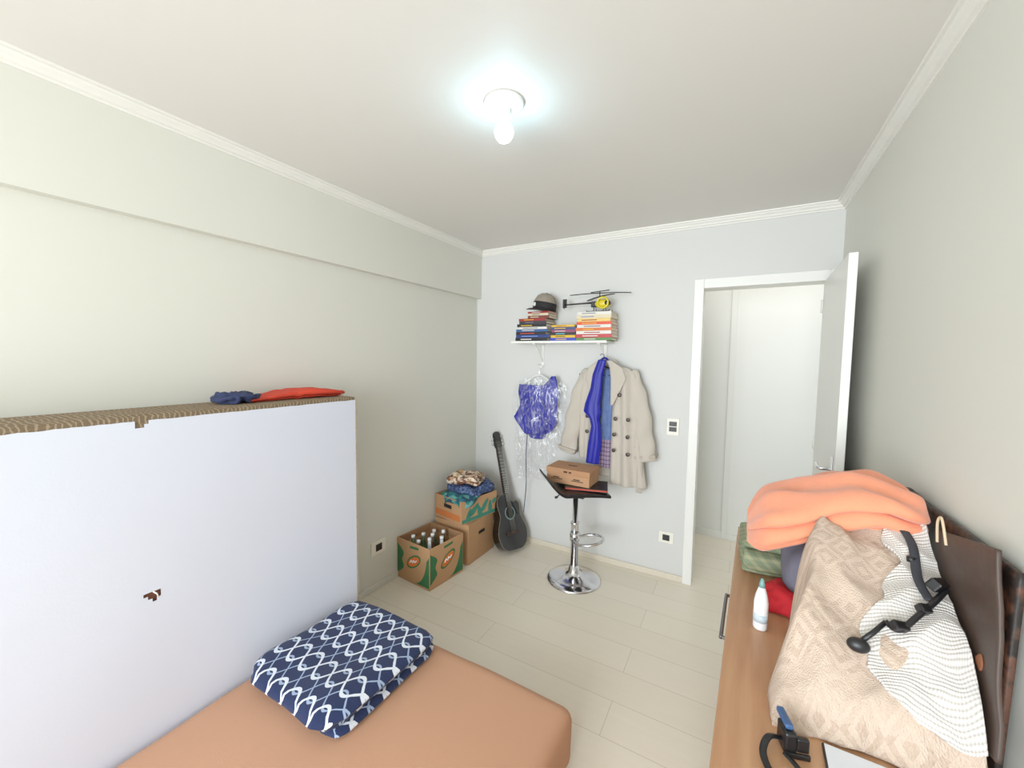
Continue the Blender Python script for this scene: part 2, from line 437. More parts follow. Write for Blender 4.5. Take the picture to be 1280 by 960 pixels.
# ------------------------------------------------------------ box spring
bs=empty('box_spring',(-2.15,-.4,0),0,'upright box spring with white underside fabric and brown woven border','bed base')
W,TH,LN=1.42,.315,1.90
rslab('side_border',(TH,LN,W),.015,(8,60,40),M_stripe,bs,None,loc=(TH/2,LN/2,W/2))
V=[];F=[];ny,nz=150,110
def cov(j,k):
    y=.012+(LN-.026)*j/ny; top=W-.018-.006*abs(ns((y*4,0,0),3,2)); z=.02+(top-.02)*k/nz
    x=TH+.004+.006*math.sin(math.pi*k/nz)*math.sin(math.pi*j/ny)+.002*ns((y,z,0),3,4)
    return (x,y,z)
for j in range(ny+1):
    for k in range(nz+1): V.append(cov(j,k))
for j in range(ny):
    for k in range(nz):
        x,y,z=cov(j,k)
        hy,hz=y-.985,z-.755
        if (hy/.024)**2+(hz/.018)**2<1+.5*ns((y*40,z*40,0),1,2): continue
        if z>W-.055 and abs(y-.973)<.028*(z-(W-.055))/.04+.004: continue
        F.append((j*(nz+1)+k,(j+1)*(nz+1)+k,(j+1)*(nz+1)+k+1,j*(nz+1)+k+1))
cv=frompy('underside_cover',V,F,M_cover,bs)
cv['label']='white non-woven fabric with a small torn hole'
boxes('edge_tape',[(TH+.001,TH+.006,LN-.014,LN-.002,.01,W-.01)],mat('grey_brown_tape',(170,158,140),.8,var=.25,scale=60),bs)
boxes('exposed_slat',[(TH+.0005,TH+.002,.958,1.012,.733,.777)],mat('raw_brown_board',(112,66,46),.8,var=.3,scale=60),bs)
tube('staple_thread',[(TH+.008,.99,.772),(TH+.012,1.0,.76),(TH+.010,1.003,.745)],.0025,M_white,bs,6)
def fold_noise(a,f,s): 
    return lambda p: Vector((p.x+a*ns(p,f,s),p.y+a*ns(p,f,s+1),p.z+a*.8*ns(p,f,s+2)))
o=ribbon('folded_shirt',.095,3,.012,.50,M_coral,None,lambda p:Vector((p.x*1+.01*ns(p,9,1),p.y*(1+.15*math.sin(p.x*14))+.012*ns(p,10,2),max(.0005,p.z*(.80+.40*math.sin(p.x*9+1))+.010*ns((p.x,p.y*.3,0),22,3)))),nx=60,loc=(-2.02,1.245,1.422),rot=(0,0,math.pi/2))
info(o,'coral red folded garment lying on the upright box spring','clothing')
o=lump('jeans',(-2.0,.97,1.441),(.17,.16,.042),M_denim,None,3,.7,.014,26,0,1.422)
info(o,'crumpled dark blue denim garment on the upright box spring','clothing')
# ------------------------------------------------------------ navy blanket
def fb(p):
    q=p.copy()
    c=max(0,abs(p.x)-.20)*max(0,abs(p.y)-.22)
    q.x-=math.copysign(c*4.0,p.x); q.y-=math.copysign(c*4.0,p.y)
    q.x+=.010*ns((p.x,p.y,p.z*9),5,3)+.010*math.sin(p.z*110); q.y+=.010*ns((p.x,0,p.z*9),5,8)
    q.z+=p.z*.13*ns((p.x,p.y,0),5,5)-.05*p.z*(abs(p.x)/.27)**5-.05*p.z*(abs(p.y)/.28)**5
    q.z=max(q.z,.001); return q
o=ribbon('folded_blanket',.275,3,.031,.55,M_trellis,None,fb,nx=56,dl=.015,loc=(-1.470,1.145,.254),rot=(0,0,-.03),rk=.35)
info(o,'folded navy fleece blanket with white trellis pattern on the mattress','blanket')
# ------------------------------------------------------------ outlets
def outlet(loc,rz,w,h,label,cat,slots):
    e=empty('wall_outlet' if cat=='outlet' else 'light_switch',loc,rz,label,cat)
    boxes('cover_plate',[(-w/2,w/2,-.008,0,-h/2,h/2)],mat('cover_plate_plastic',(240,236,222),.4),e,bev=.003)
    for (x,z,a,b) in slots: boxes('insert',[(x-a/2,x+a/2,-.012,-.008,z-b/2,z+b/2)],M_black,e,bev=.002)
    return e
outlet((-.408,YB-.0005,1.155),0,.085,.125,'white wall switch plate with black inserts beside the door','switch',[(0,.022,.052,.034),(0,-.018,.052,.034)])
outlet((-.425,YB-.0005,.315),0,.105,.085,'white wall outlet plate with black insert on back wall','outlet',[(0,0,.05,.045)])
outlet((XL+.0005,1.94,.30),math.pi/2,.13,.10,'white wall outlet plate with black insert near cardboard boxes','outlet',[(0,0,.055,.05)])
# ------------------------------------------------------------ cardboard boxes
def carton(name,loc,rz,sx,sy,sz,label,closed=False):
    e=empty(name,loc,rz,label,'box'); t=.005
    L=[(-sx/2,sx/2,-sy/2,sy/2,0,t),(-sx/2,-sx/2+t,-sy/2,sy/2,t,sz),(sx/2-t,sx/2,-sy/2,sy/2,t,sz),(-sx/2+t,sx/2-t,-sy/2,-sy/2+t,t,sz),(-sx/2+t,sx/2-t,sy/2-t,sy/2,t,sz)]
    if closed: L.append((-sx/2,sx/2,-sy/2,sy/2,sz,sz+t))
    boxes('body',L,M_card,e)
    return e
def disc_poly(name,pts,y,m,parent,axis='y',off=.0012):
    bm=bmesh.new()
    vs=[bm.verts.new((p[0],y,p[1]) if axis=='y' else (y,p[0],p[1])) for p in pts]
    f=bm.faces.new(vs); r=bmesh.ops.extrude_face_region(bm,geom=[f])
    for v in r['geom']:
        if isinstance(v,bmesh.types.BMVert):
            v.co+=Vector((0,-off,0)) if axis=='y' else Vector((off,0,0))
    return frombm(name,bm,m,parent,False)
b1=carton('cardboard_box',(-1.975,2.275,0.002),-.10,.345,.345,.30,'open fruit carton printed green and orange, full of bottles')
def leafprint(parent,face):
    ax=face; y=-.1725 if face=='y' else .1725; h=.30
    c=[(-.165,.260),(-.165,.035)]+[(-.165+.075*math.sin(a)*(1+.35*math.sin(3*a)),.035+.225*a/math.pi) for a in [math.pi*i/14 for i in range(1,14)]]
    disc_poly('green_print',c,y,M_green,parent,ax)
    c=[(.168,.24),(.168,.015),(.02,.015)]+[(.02+.125*math.sin(math.pi/2*i/10),.015+.225*(1-math.cos(math.pi/2*i/10))) for i in range(1,10)]
    disc_poly('green_print',c,y,M_green,parent,ax)
    c=[(.01+.070*math.cos(a)+.02*math.sin(a),.165+.054*math.sin(a)+.020*math.cos(a)) for a in [2*math.pi*i/28 for i in range(28)]]
    disc_poly('green_print',c,y*1.006,M_green,parent,ax)
    c=[(.01+.058*math.cos(a)+.016*math.sin(a),.165+.040*math.sin(a)+.018*math.cos(a)) for a in [2*math.pi*i/28 for i in range(28)]]
    disc_poly('orange_emblem',c,y*1.012,M_orange,parent,ax)
    ys=y*1.022; pm=[(-.026,.150),(-.012,.170),(.002,.158),(.014,.178),(.026,.166),(.044,.184)]
    pts=[(a,ys,b) for a,b in pm] if ax=='y' else [(ys,a,b) for a,b in pm]
    tube('white_emblem_stroke',crom(pts,5),.0045,M_white,parent,6)
    disc_poly('printed_band',[(-.03,.255),(.06,.262),(.06,.280),(-.03,.273)],y,M_green,parent,ax)
leafprint(b1,'y'); leafprint(b1,'x')
boxes('flap',[(-.165,.165,.166,.1665,.24,.30)],M_cardin,b1)
boxes('flap',[(-.1665,-.166,-.16,.16,.24,.30)],M_cardin,b1)
M_glass=mat('bottle_green_glass',(70,96,66),.12,var=.1,spec=.8)
M_brownglass=mat('bottle_amber_glass',(90,60,40),.12,var=.1,spec=.8)
M_clear=mat('pale_bottle_plastic',(214,220,220),.25)
M_cap=mat('white_cap',(236,236,236),.4)
bp=[(-2.08,2.20),(-2.0,2.17),(-1.92,2.20),(-2.06,2.29),(-1.96,2.28),(-1.88,2.29),(-2.03,2.38),(-1.93,2.37)]
for i,(x,y) in enumerate(bp):
    e=empty('bottle',(x,y,.008),0,'bottle with white cap standing in the fruit carton','bottle','bottles in the open carton')
    k=.92+.16*random.random()
    lathe('glass_body',[(0,0),(.030,0),(.032,.01),(.032,.17*k),(.026,.20*k),(.013,.235*k),(.012,.285*k),(0,.285*k)],(M_glass,M_brownglass,M_clear)[i%3],e,20)
    lathe('cap',[(0,.285*k),(.014,.283*k),(.014,.305*k),(0,.307*k)],M_cap,e,16)
b2=carton('cardboard_box',(-1.965,2.70,0.002),0,.34,.37,.32,'closed plain cardboard box on the floor under the crate',closed=True)
boxes('tape_strip',[(-.03,.03,-.187,.187,.3255,.3265)],mat('brown_packing_tape',(170,120,72),.3),b2)
boxes('handle_hole',[(.1695,.1712,-.045,.045,.20,.225)],M_black,b2)
b3=carton('produce_crate',(-1.955,2.70,.332),-.2,.325,.40,.185,'open cardboard produce crate with green leafy print and folded clothes')
M_lf=mat('printed_teal',(52,124,104),.7)
def leaf(cy,cz,l,w,an):
    pts=[]
    for i in range(20):
        t=i/20*2*math.pi; a=l*math.cos(t); b=w*math.sin(t)*(1-.3*math.cos(t))
        pts.append((cy+a*math.cos(an)-b*math.sin(an),cz+a*math.sin(an)+b*math.cos(an)))
    disc_poly('printed_leaf',pts,.1627,M_lf,b3,'x')
for cy,cz,l,w,an in [(-.12,.06,.055,.022,1.2),(-.06,.09,.065,.024,.7),(.0,.06,.06,.024,1.9),(.06,.10,.06,.022,.9),(.12,.07,.055,.022,1.6),(.17,.11,.03,.018,.6)]: leaf(cy,cz,l,w,an)
boxes('printed_band',[(.1622,.1626,-.19,.19,.005,.035)],M_lf,b3)
boxes('handle_hole',[(-.045,.045,-.2012,-.1995,.10,.13)],M_black,b3)
boxes('printed_band',[(-.15,.15,-.2015,-.2003,.02,.07)],mat('crate_print',(200,110,54),.8),b3)
info(lump('garment',(-1.94,2.60,.500),(.27,.22,.10),M_teal,None,4,.6,.018,14,-.2,.345),'teal printed garment bundled in the produce crate','clothing')
info(lump('garment',(-1.93,2.74,.555),(.30,.34,.085),M_jeansp,None,9,.5,.018,14,-.2,.52),'blue printed garment folded in the produce crate','clothing')
info(ribbon('garment',.11,3,.024,.26,M_heap,None,lambda p:Vector((p.x+.02*ns(p,9,1),p.y+.03*ns((p.x,p.y,p.z*6),8,2),p.z+.035*ns(p,10,3)-.5*p.x*p.x)),nx=24,loc=(-1.965,2.71,.600),rot=(0,0,.3)),'brown and cream printed garment on top of the clothes','clothing')
# ------------------------------------------------------------ guitar
def guitar():
    A=Vector((-.33,.19,.95)).normalized(); n=Vector((.95,-.31,0)); n=(n-A*n.dot(A)).normalized(); X=A.cross(n)
    e=empty('acoustic_guitar',(0,0,0),0,'black cutaway acoustic guitar leaning in the room corner','guitar')
    e.matrix_world=Matrix(((X.x,A.x,n.x,-1.568),(X.y,A.y,n.y,2.885),(X.z,A.z,n.z,.035),(0,0,0,1)))
    R=[(0,0),(.09,.006),(.145,.045),(.172,.11),(.168,.17),(.138,.235),(.122,.28),(.128,.33),(.128,.37),(.10,.395),(.062,.388),(.034,.41),(.030,.455)]
    Lf=[(-.030,.462),(-.085,.455),(-.125,.42),(-.135,.37),(-.124,.31),(-.124,.27),(-.14,.235),(-.168,.17),(-.172,.11),(-.145,.045),(-.09,.006)]
    out=crom([(a*.94,b,0) for a,b in R+Lf],5,True)
    def ex(name,pts,z0,z1,m):
        bm=bmesh.new(); vs=[bm.verts.new((p[0],p[1],z0)) for p in pts]; f=bm.faces.new(vs); r=bmesh.ops.extrude_face_region(bm,geom=[f])
        for v in r['geom']:
            if isinstance(v,bmesh.types.BMVert): v.co.z=z1
        return frombm(name,bm,m,e,False)
    ex('body',out,-.080,-.001,M_blackg)
    tube('binding',[(p.x*.995,p.y*.995+.001,-.001) for p in out],.0015,mat('cream_binding',(150,142,124),.5),e,6,True)
    ci=lambda r,cx,cy:[(cx+r*math.cos(2*math.pi*i/32),cy+r*math.sin(2*math.pi*i/32),0) for i in range(32)]
    ex('rosette',ci(.056,0,.30),-.001,.0004,mat('rosette',(120,150,150),.4,var=.4,scale=90))
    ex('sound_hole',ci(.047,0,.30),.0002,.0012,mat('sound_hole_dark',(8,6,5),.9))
    boxes('bridge',[(-.075,.075,.125,.15,-.001,.009)],mat('rosewood',(60,34,24),.5),e,bev=.003)
    boxes('pickguard',[(.05,.10,.20,.27,-.001,.001)],M_blackg,e,bev=.0004)
    boxes('neck',[(-.024,.024,.44,.86,-.028,-.004)],mat('neck_mahogany',(54,34,26),.4),e,bev=.008)
    boxes('fretboard',[(-.026,.026,.34,.86,-.004,.004)],mat('fretboard_wood',(24,15,13),.5),e,bev=.001)
    M_f=mat('fret_metal',(190,190,180),.3,1)
    L=.64
    for i in range(1,17):
        yy=.86-L*(1-2**(-i/12)); boxes('fret',[(-.026,.026,yy-.001,yy+.001,.004,.0055)],M_f,e)
    ex('headstock',[(-.026,.86,0),(-.040,.885,0),(-.036,1.0,0),(-.015,1.015,0),(.015,1.015,0),(.036,1.0,0),(.040,.885,0),(.026,.86,0)],-.018,.0,M_blackg)
    for s in (-1,1):
        for i in range(3):
            lathe('tuning_peg',[(0,0),(.004,0),(.004,.012),(.010,.014),(.010,.028),(0,.030)],M_chrome,e,12,loc=(s*.037,.90+.035*i,-.009),rot=(0,s*math.pi/2,0))
    for i in range(6):
        x=-.019+.0076*i; tube('string',[(x*1.2,.138,.010),(x,.5,.009),(x,.86,.006),(x*1.2,.93,.003)],.0007,M_f,e,5)
guitar()
# ------------------------------------------------------------ bar stool
st=empty('bar_stool',(-1.01,2.765,0),0,'chrome pedestal bar stool with black curved seat','stool')
lathe('base_plate',[(0,0),(.198,0),(.200,.006),(.190,.014),(.14,.026),(.07,.045),(.040,.07),(.034,.11),(0,.112)],M_chrome,st,64)
lathe('column',[(0,.10),(.028,.10),(.028,.42),(.032,.425),(.032,.44),(.019,.442),(.019,.655),(0,.656)],M_chrome,st,32)
lp=[]
for i in range(25):
    a=math.pi*(-.62+1.9*i/24-.1); lp.append((.115+.105*math.cos(a),-.02+.105*math.sin(a),.335+.02*math.cos(a)))
tube('footrest',[(.02,-.06,.335)]+lp+[(.02,.04,.335)],.0105,M_chrome,st,12)
lathe('footrest_collar',[(0,.30),(.036,.30),(.036,.36),(0,.36)],M_chrome,st,32)
tube('height_lever',crom([(-.01,-.01,.665),(-.09,-.05,.655),(-.12,-.065,.625),(-.135,-.075,.62)]),[.005]*16+[.009]*9,M_black,st)
boxes('seat_mount',[(-.09,.09,-.09,.09,.652,.668)],M_black,st,bev=.003)
def fs(p):
    q=p.copy(); u=p.x/.21
    q.z+=.085*max(0,(-u-.5)/.5)**1.6-.012*max(0,u)**2
    return q
rslab('seat',(.44,.39,.026),.012,(40,20,4),M_seat,st,fs,loc=(-.02,.0,.692),rot=(0,0,math.radians(38)))
nb=empty('notebook',(-.940,2.80,.708),.28,'black notebook with red page edges on the bar stool','notebook')
boxes('cover',[(-.15,.15,-.11,.11,0,.003),(-.15,.15,-.11,.11,.015,.018),(-.15,.15,.107,.11,.003,.015)],M_black,nb)
boxes('pages',[(-.146,.146,-.107,.106,.003,.015)],mat('red_page_edge',(190,74,54),.7),nb)
sb=empty('shoe_box',(-1.055,2.815,.728),-.02,'tan cardboard shoe box on the bar stool seat','box')
boxes('body',[(-.165,.165,-.105,.105,0,.075)],M_cardlid,sb,bev=.002)
boxes('lid',[(-.170,.170,-.110,.110,.072,.112)],mat('kraft_lid',(178,130,92),.8),sb,bev=.003)
M_ink=mat('dark_brown_ink',(60,36,26),.7)
for x in (-.085,.075):
    boxes('printed_logo',[(x-.045,x+.045,-.1062,-.1049,.030,.036)],M_ink,sb)
    boxes('printed_logo',[(x-.03,x+.02,-.1062,-.1049,.040,.048)],M_ink,sb)
boxes('printed_logo',[(-.03,.0,-.1112,-.1099,.085,.097)],M_ink,sb)
boxes('printed_logo',[(.01,.03,-.1112,-.1099,.085,.097)],M_ink,sb)
boxes('printed_logo',[(-.04,.03,.0,.02,.112,.1126)],M_ink,sb)
# ------------------------------------------------------------ wall shelf
ZS=1.785
sh=empty('wall_shelf',(0,0,0),0,'white floating wall shelf on two metal brackets','shelf')
boxes('board',[(-1.675,-.862,2.93,YB-.001,ZS-.018,ZS)],M_white,sh,bev=.002)
for x in (-1.475,-.93):
    e=boxes('bracket',[(x-.012,x+.012,YB-.006,YB-.001,ZS-.20,ZS-.018),(x-.012,x+.012,YB-.19,YB-.006,ZS-.024,ZS-.018)],M_white,sh,bev=.001)
    tube('bracket_brace',crom([(x,YB-.005,ZS-.17),(x,YB-.06,ZS-.12),(x,YB-.12,ZS-.055),(x,YB-.17,ZS-.026)]),.005,M_white,sh,8)
def book(x,y,z,w,d,h,col,lab,rz=0,stripe=None,grp='books stacked on the wall shelf'):
    key='cover_%d_%d_%d'%col
    m=mat(key,col,.45,var=.05)
    o=boxes('book',[(-w/2,w/2,-d/2,d/2,0,.002),(-w/2,w/2,-d/2,d/2,h-.002,h),(-w/2,w/2,-d/2,-d/2+.003,.002,h-.002)],m,None,loc=(x,y,z),rot=(0,0,rz))
    info(o,lab,'book',grp)
    boxes('pages',[(-w/2+.003,w/2-.003,-d/2+.003,d/2-.003,.002,h-.002)],mat('book_pages',(226,216,196),.9),o)
    if stripe:
        sm=mat('ink_%d_%d_%d'%stripe,stripe,.6)
        a=random.uniform(-.38,-.25); b=random.uniform(0,.2)
        boxes('spine_label',[(w*a,w*b,-d/2-.0008,-d/2,h*.36,h*.62)],sm,o)
    return z+h+.0006
K=(16,16,20);BL=(26,50,120);WH=(222,218,208);CR=(218,202,170);OR=(210,100,40);RD=(150,30,28);YE=(220,176,40);GN=(70,122,50);GY=(110,112,118)
z=ZS+.001
for (w,h,c,s,dx,nm) in [(.30,.026,K,WH,0,'black'),(.31,.022,BL,(120,150,210),.01,'blue'),(.28,.024,K,(200,60,50),-.005,'black'),(.29,.020,(34,80,140),WH,0,'blue'),(.25,.018,WH,K,.01,'white'),(.27,.024,K,YE,0,'black'),(.25,.022,(42,42,52),GY,.01,'dark grey'),(.24,.020,RD,YE,.0,'dark red')]:
    z=book(-1.485+dx,3.02,z,w*.98,.18,h,c,'%s paperback lying in a stack on the wall shelf'%nm,random.uniform(-.03,.03),s)
for (w,h,c,s,nm) in [(.19,.022,(110,50,36),CR,'brown'),(.18,.018,CR,K,'cream'),(.19,.014,RD,WH,'red')]:
    z=book(-1.43,3.02,z,w,.16,h,c,'%s small paperback on top of the dark book stack'%nm,random.uniform(-.05,.05),s)
zh=z
z=ZS+.001
for (w,h,c,s,nm) in [(.22,.022,(40,60,180),YE,'blue'),(.21,.020,YE,K,'yellow'),(.22,.022,K,(90,190,200),'black'),(.20,.018,(140,50,90),WH,'plum'),(.21,.022,(50,60,110),YE,'navy'),(.20,.016,YE,RD,'yellow')]:
    z=book(-1.215,3.03,z,w*.98,.17,h,c,'%s paperback in the low middle stack on the shelf'%nm,random.uniform(-.02,.02),s)
z=ZS+.001
for (w,h,c,s,nm) in [(.27,.020,GN,WH,'green'),(.28,.026,(184,40,50),WH,'crimson'),(.27,.024,WH,RD,'white'),(.28,.022,OR,YE,'orange'),(.26,.022,WH,K,'white'),(.27,.022,(216,70,32),YE,'red orange'),(.25,.024,(228,192,104),RD,'pale yellow'),(.27,.026,CR,(120,140,180),'cream'),(.26,.022,WH,GY,'white')]:
    z=book(-.965,3.02,z,w,.18,h,c,'%s paperback in the light stack on the shelf'%nm,random.uniform(-.03,.03),s)
zr=z
cp=empty('cap',(-1.42,3.02,zh+.004),-.6,'tan-grey cap with black front resting on the book stack','hat')
cp.rotation_euler=(-.12,.12,-.6)
lathe('crown',[(.092,0),(.094,.03),(.090,.075),(.072,.112),(.042,.132),(.012,.138),(0,.139)],mat('tan_grey_felt',(142,132,118),.9,bump=.2),cp,32,loc=(0,0,.012))
lathe('band',[(.092,0),(.0965,0),(.0965,.060),(.092,.062)],mat('black_cloth_band',(26,24,26),.8),cp,32,loc=(0,0,.012))
disc_poly('front_emblem',[(.020*math.cos(a),.045+.016*math.sin(a)) for a in [2*math.pi*i/16 for i in range(16)]],-.0975,M_white,cp,'y',.001)
V=[];F=[]
for i in range(21):
    a=math.pi*(-1+i/20); 
    for r in (.086,.100,.125,.150):
        k=(math.sin(-a))**.6 if math.sin(-a)>0 else 0
        rr=.086+(r-.086)*k; V.append((rr*math.cos(a),rr*math.sin(a),.017-.02*((rr-.086)/.06)**2))
for i in range(20):
    for j in range(3): F.append((i*4+j,i*4+j+1,(i+1)*4+j+1,(i+1)*4+j))
bo=frompy('brim',V,F,mat('black_cloth_band',(26,24,26),.8),cp); md=bo.modifiers.new('Solidify','SOLIDIFY'); md.thickness=.004
lathe('button',[(0,.150),(.008,.149),(.006,.154),(0,.155)],M_black,cp,12)
he=empty('toy_helicopter',(-.945,3.0,zr),0,'yellow and black remote control toy helicopter on books','toy helicopter')
M_y=mat('yellow_toy_plastic',(220,200,40),.35)
for s in (-1,1):
    tube('skid',crom([(-.09,s*.035,.012),(-.07,s*.035,.005),(.06,s*.035,.005),(.09,s*.035,.014)]),.004,M_black,he,8)
    for x in (-.035,.04): tube('skid_strut',[(x,s*.035,.006),(x,s*.018,.045)],.003,M_black,he,6)
lump('canopy',(.026,0,.064),(.125,.07,.070),M_y,he,1,1.0,0,8)
lump('windscreen',(.062,-.006,.066),(.055,.064,.044),M_blackg,he,1,1.0,0,8)
boxes('chassis',[(-.065,-.02,-.013,.013,.04,.085)],M_black,he,bev=.006)
tube('yellow_ring',[(.035+.040*math.cos(a),-.037,.068+.040*math.sin(a)) for a in [2*math.pi*i/24 for i in range(24)]],.007,M_y,he,8,True)
tube('tail_boom',[(-.05,0,.075),(-.29,0,.070)],[.007,.005],M_black,he,8)
boxes('tail_fin',[(-.30,-.265,-.002,.002,.045,.115)],M_black,he,bev=.001)
boxes('tail_rotor',[(-.287,-.281,-.010,-.006,.035,.108)],M_black,he,bev=.001)
lathe('rotor_mast',[(0,.08),(.004,.08),(.004,.155),(0,.156)],M_black,he,10)
def blade(z,a,l): 
    return rslab('rotor_blade',(l,.028,.007),.003,(10,3,2),M_black,he,lambda p:Vector((p.x,p.y,p.z+.012*(p.x/l*2)**2*-.6)),loc=(0,0,z),rot=(0.08,0,a))
blade(.145,.12,.46); blade(.118,-.75,.38)
tube('balance_bar',[(-.08,.03,.158),(.08,-.03,.158)],.004,M_black,he,6)
# ------------------------------------------------------------ hangers + garments
def hanger(x,y,z,w,m,label,drop=.10):
    e=empty('clothes_hanger',(x,y,z),0,label,'hanger')
    hook=[(.0,0,-.075),(0,0,-.03),(.012,0,-.012),(.016,0,.004),(.006,0,.018),(-.008,0,.019),(-.016,0,.008)]
    tube('hook',crom(hook,5),.0025,M_chrome if m!=M_black else m,e,8)
    tube('shoulder_bar',crom([(-w/2,0,-.075-drop),(-w*.3,0,-.075-drop*.55),(0,0,-.072),(w*.3,0,-.075-drop*.55),(w/2,0,-.075-drop)],8),.007,m,e,8)
    tube('lower_bar',[(-w/2,0,-.075-drop),(w/2,0,-.075-drop)],.005,m,e,8)
    return e
hanger(-1.475,3.075,1.575,.38,M_white,'white plastic hanger carrying the bagged blue dress')
hanger(-.93,3.055,1.665,.36,M_black,'black hanger carrying the beige trench coat',.07)
dr=empty('blue_dress',(0,0,0),0,'royal blue one-shoulder dress hanging inside clear film','dress')
def yd(u,v,x,z): return 3.055-.030*math.sin(math.pi*u)+.006*math.sin(u*26+3*math.sin(v*5))*(.3+v)+.006*ns((x,0,z),14,2)
sheet('bodice',[(0,1.42,-1.655,-1.30),(.18,1.36,-1.665,-1.285),(.45,1.22,-1.64,-1.30),(.7,1.10,-1.68,-1.30),(.85,1.04,-1.60,-1.34),(1,.965,-1.53,-1.42)],yd,M_royal,dr,48,50)
sheet('shoulder_strap',[(0,1.50,-1.345,-1.315),(.5,1.46,-1.375,-1.30),(1,1.40,-1.44,-1.29)],lambda u,v,x,z:3.045-.01*math.sin(math.pi*u),M_royal,dr,10,14)
sheet('ruffle',[(0,1.30,-1.60,-1.42),(.5,1.14,-1.68,-1.36),(1,1.0,-1.58,-1.40)],lambda u,v,x,z:3.018+.010*math.sin(u*24+v*7),M_royal,dr,60,16)
tube('hanging_cord',crom([(-1.56,3.04,1.02),(-1.575,3.05,.8),(-1.57,3.05,.55),(-1.585,3.04,.30)]),.004,M_navy2,dr,8)
bag=empty('garment_bag',(0,0,0),0,'crinkled clear plastic garment cover over the blue dress','garment bag')
def fy(side):
    return lambda u,v,x,z:(3.04-side*.045*math.sin(math.pi*min(1,max(0,u)))**.6)+.012*ns((x*1.2,side*3,z),9,4)+.006*math.sin(u*22+side)*(.3+v)
rowsb=[(0,1.50,-1.50,-1.43),(.06,1.475,-1.60,-1.33),(.14,1.42,-1.70,-1.23),(.35,1.22,-1.715,-1.235),(.6,1.0,-1.71,-1.27),(.8,.8,-1.70,-1.33),(1,.60,-1.68,-1.37)]
sheet('film',rowsb,fy(1),M_film,bag,40,70,0)
sheet('film',rowsb,lambda u,v,x,z:3.085+.010*ns((x,9,z),9,4),M_film,bag,40,70,0)
tc=empty('trench_coat',(0,0,0),0,'beige double-breasted trench coat hanging open on a hanger','coat')
def wav(y0,b,a,k,ph=0,s=1):
    return lambda u,v,x,z:y0-b*math.sin(math.pi*min(1,max(0,u*.9+.05)))+a*math.sin(u*k+ph+2*v)*(.3+v)+.010*ns((x,s,z),8,s)
sheet('back_panel',[(0,1.60,-.97,-.83),(.08,1.555,-1.04,-.72),(.3,1.35,-1.03,-.69),(.7,.95,-1.0,-.64),(1,.72,-.98,-.60)],wav(3.105,.0,.006,20),M_trench,tc,40,50)
sheet('front_panel',[(0,1.605,-.965,-.93),(.07,1.575,-1.04,-.945),(.14,1.53,-1.09,-.955),(.4,1.30,-1.11,-.965),(.7,1.05,-1.10,-.975),(1,.86,-1.09,-.975)],wav(3.050,.035,.008,14,1,2),M_trench,tc,26,50)
sheet('front_panel',[(0,1.605,-.845,-.81),(.07,1.575,-.835,-.715),(.14,1.53,-.835,-.67),(.4,1.28,-.835,-.645),(.7,.98,-.835,-.605),(1,.69,-.83,-.560)],wav(3.050,.045,.013,15,2,3),M_trench,tc,34,60)
def sleeve(name,path,rx,ry,seed):
    P=crom(path,8); rings=[];N=len(P)
    for i,p in enumerate(P):
        t=i/(N-1); T=(P[min(i+1,N-1)]-P[max(0,i-1)]).normalized(); S=Vector((T.z,0,-T.x)).normalized()
        if S.x<0: S=-S
        a=rx[0]+(rx[1]-rx[0])*t; b=ry[0]+(ry[1]-ry[0])*t
        rings.append([p+S*a*math.cos(q)*(1+.08*math.sin(t*26+2*math.cos(q)+seed))+Vector((0,1,0))*b*math.sin(q)*(1+.18*math.sin(t*21+seed+2*q)) for q in [2*math.pi*k/28 for k in range(28)]])
    return loft(name,rings,M_trench,tc)
sleeve('sleeve',[(-1.02,3.06,1.545),(-1.085,3.055,1.42),(-1.13,3.05,1.25),(-1.165,3.05,1.05),(-1.20,3.06,.885)],(.062,.072),(.032,.036),1)
sleeve('sleeve',[(-.725,3.06,1.55),(-.668,3.055,1.42),(-.622,3.05,1.25),(-.592,3.05,1.05),(-.568,3.055,.895)],(.064,.072),(.032,.038),4)
for s,(cx,cz,rz) in ((-1,(-1.193,.915,.2)),(1,(-.578,.93,-.18))):
    boxes('cuff_strap',[(-.078,.078,-.042,.042,-.012,.012)],M_trenchd,tc,bev=.006,loc=(cx,3.055,cz),rot=(0,rz*1.0,0))
sheet('lapel',[(0,1.635,-.945,-.905),(.3,1.58,-1.02,-.93),(.6,1.50,-1.04,-.95),(1,1.32,-.975,-.965)],lambda u,v,x,z:3.003-.006*math.sin(3*u),M_trench,tc,12,26,.006)
sheet('lapel',[(0,1.635,-.875,-.84),(.3,1.58,-.85,-.755),(.6,1.50,-.84,-.725),(1,1.30,-.835,-.82)],lambda u,v,x,z:2.995-.006*math.sin(3*u),M_trench,tc,12,26,.006)
sheet('collar',[(0,1.645,-.95,-.83),(1,1.605,-.98,-.80)],lambda u,v,x,z:3.06-.05*math.sin(math.pi*u)*.2,M_trench,tc,16,8,.01)
for (x,zz) in [(-.795,1.20),(-.70,1.20),(-.80,1.08),(-.70,1.07),(-.80,.96),(-.695,.94),(-.77,1.38),(-1.02,1.20),(-1.02,1.08)]:
    lathe('button',[(0,-.003),(.013,-.003),(.015,.001),(.011,.004),(0,.003)],M_button,tc,18,loc=(x,2.984 if x>-.9 else 3.004,zz),rot=(math.pi/2,0,0))
sheet('belt_end',[(0,1.0,-.66,-.62),(.5,.85,-.63,-.59),(1,.655,-.635,-.59)],lambda u,v,x,z:3.02+.006*math.sin(v*9),M_trenchd,tc,6,24,.006)
sf=empty('blue_scarf_dress',(0,0,0),0,'royal blue gathered garment hanging in front of the coat','garment')
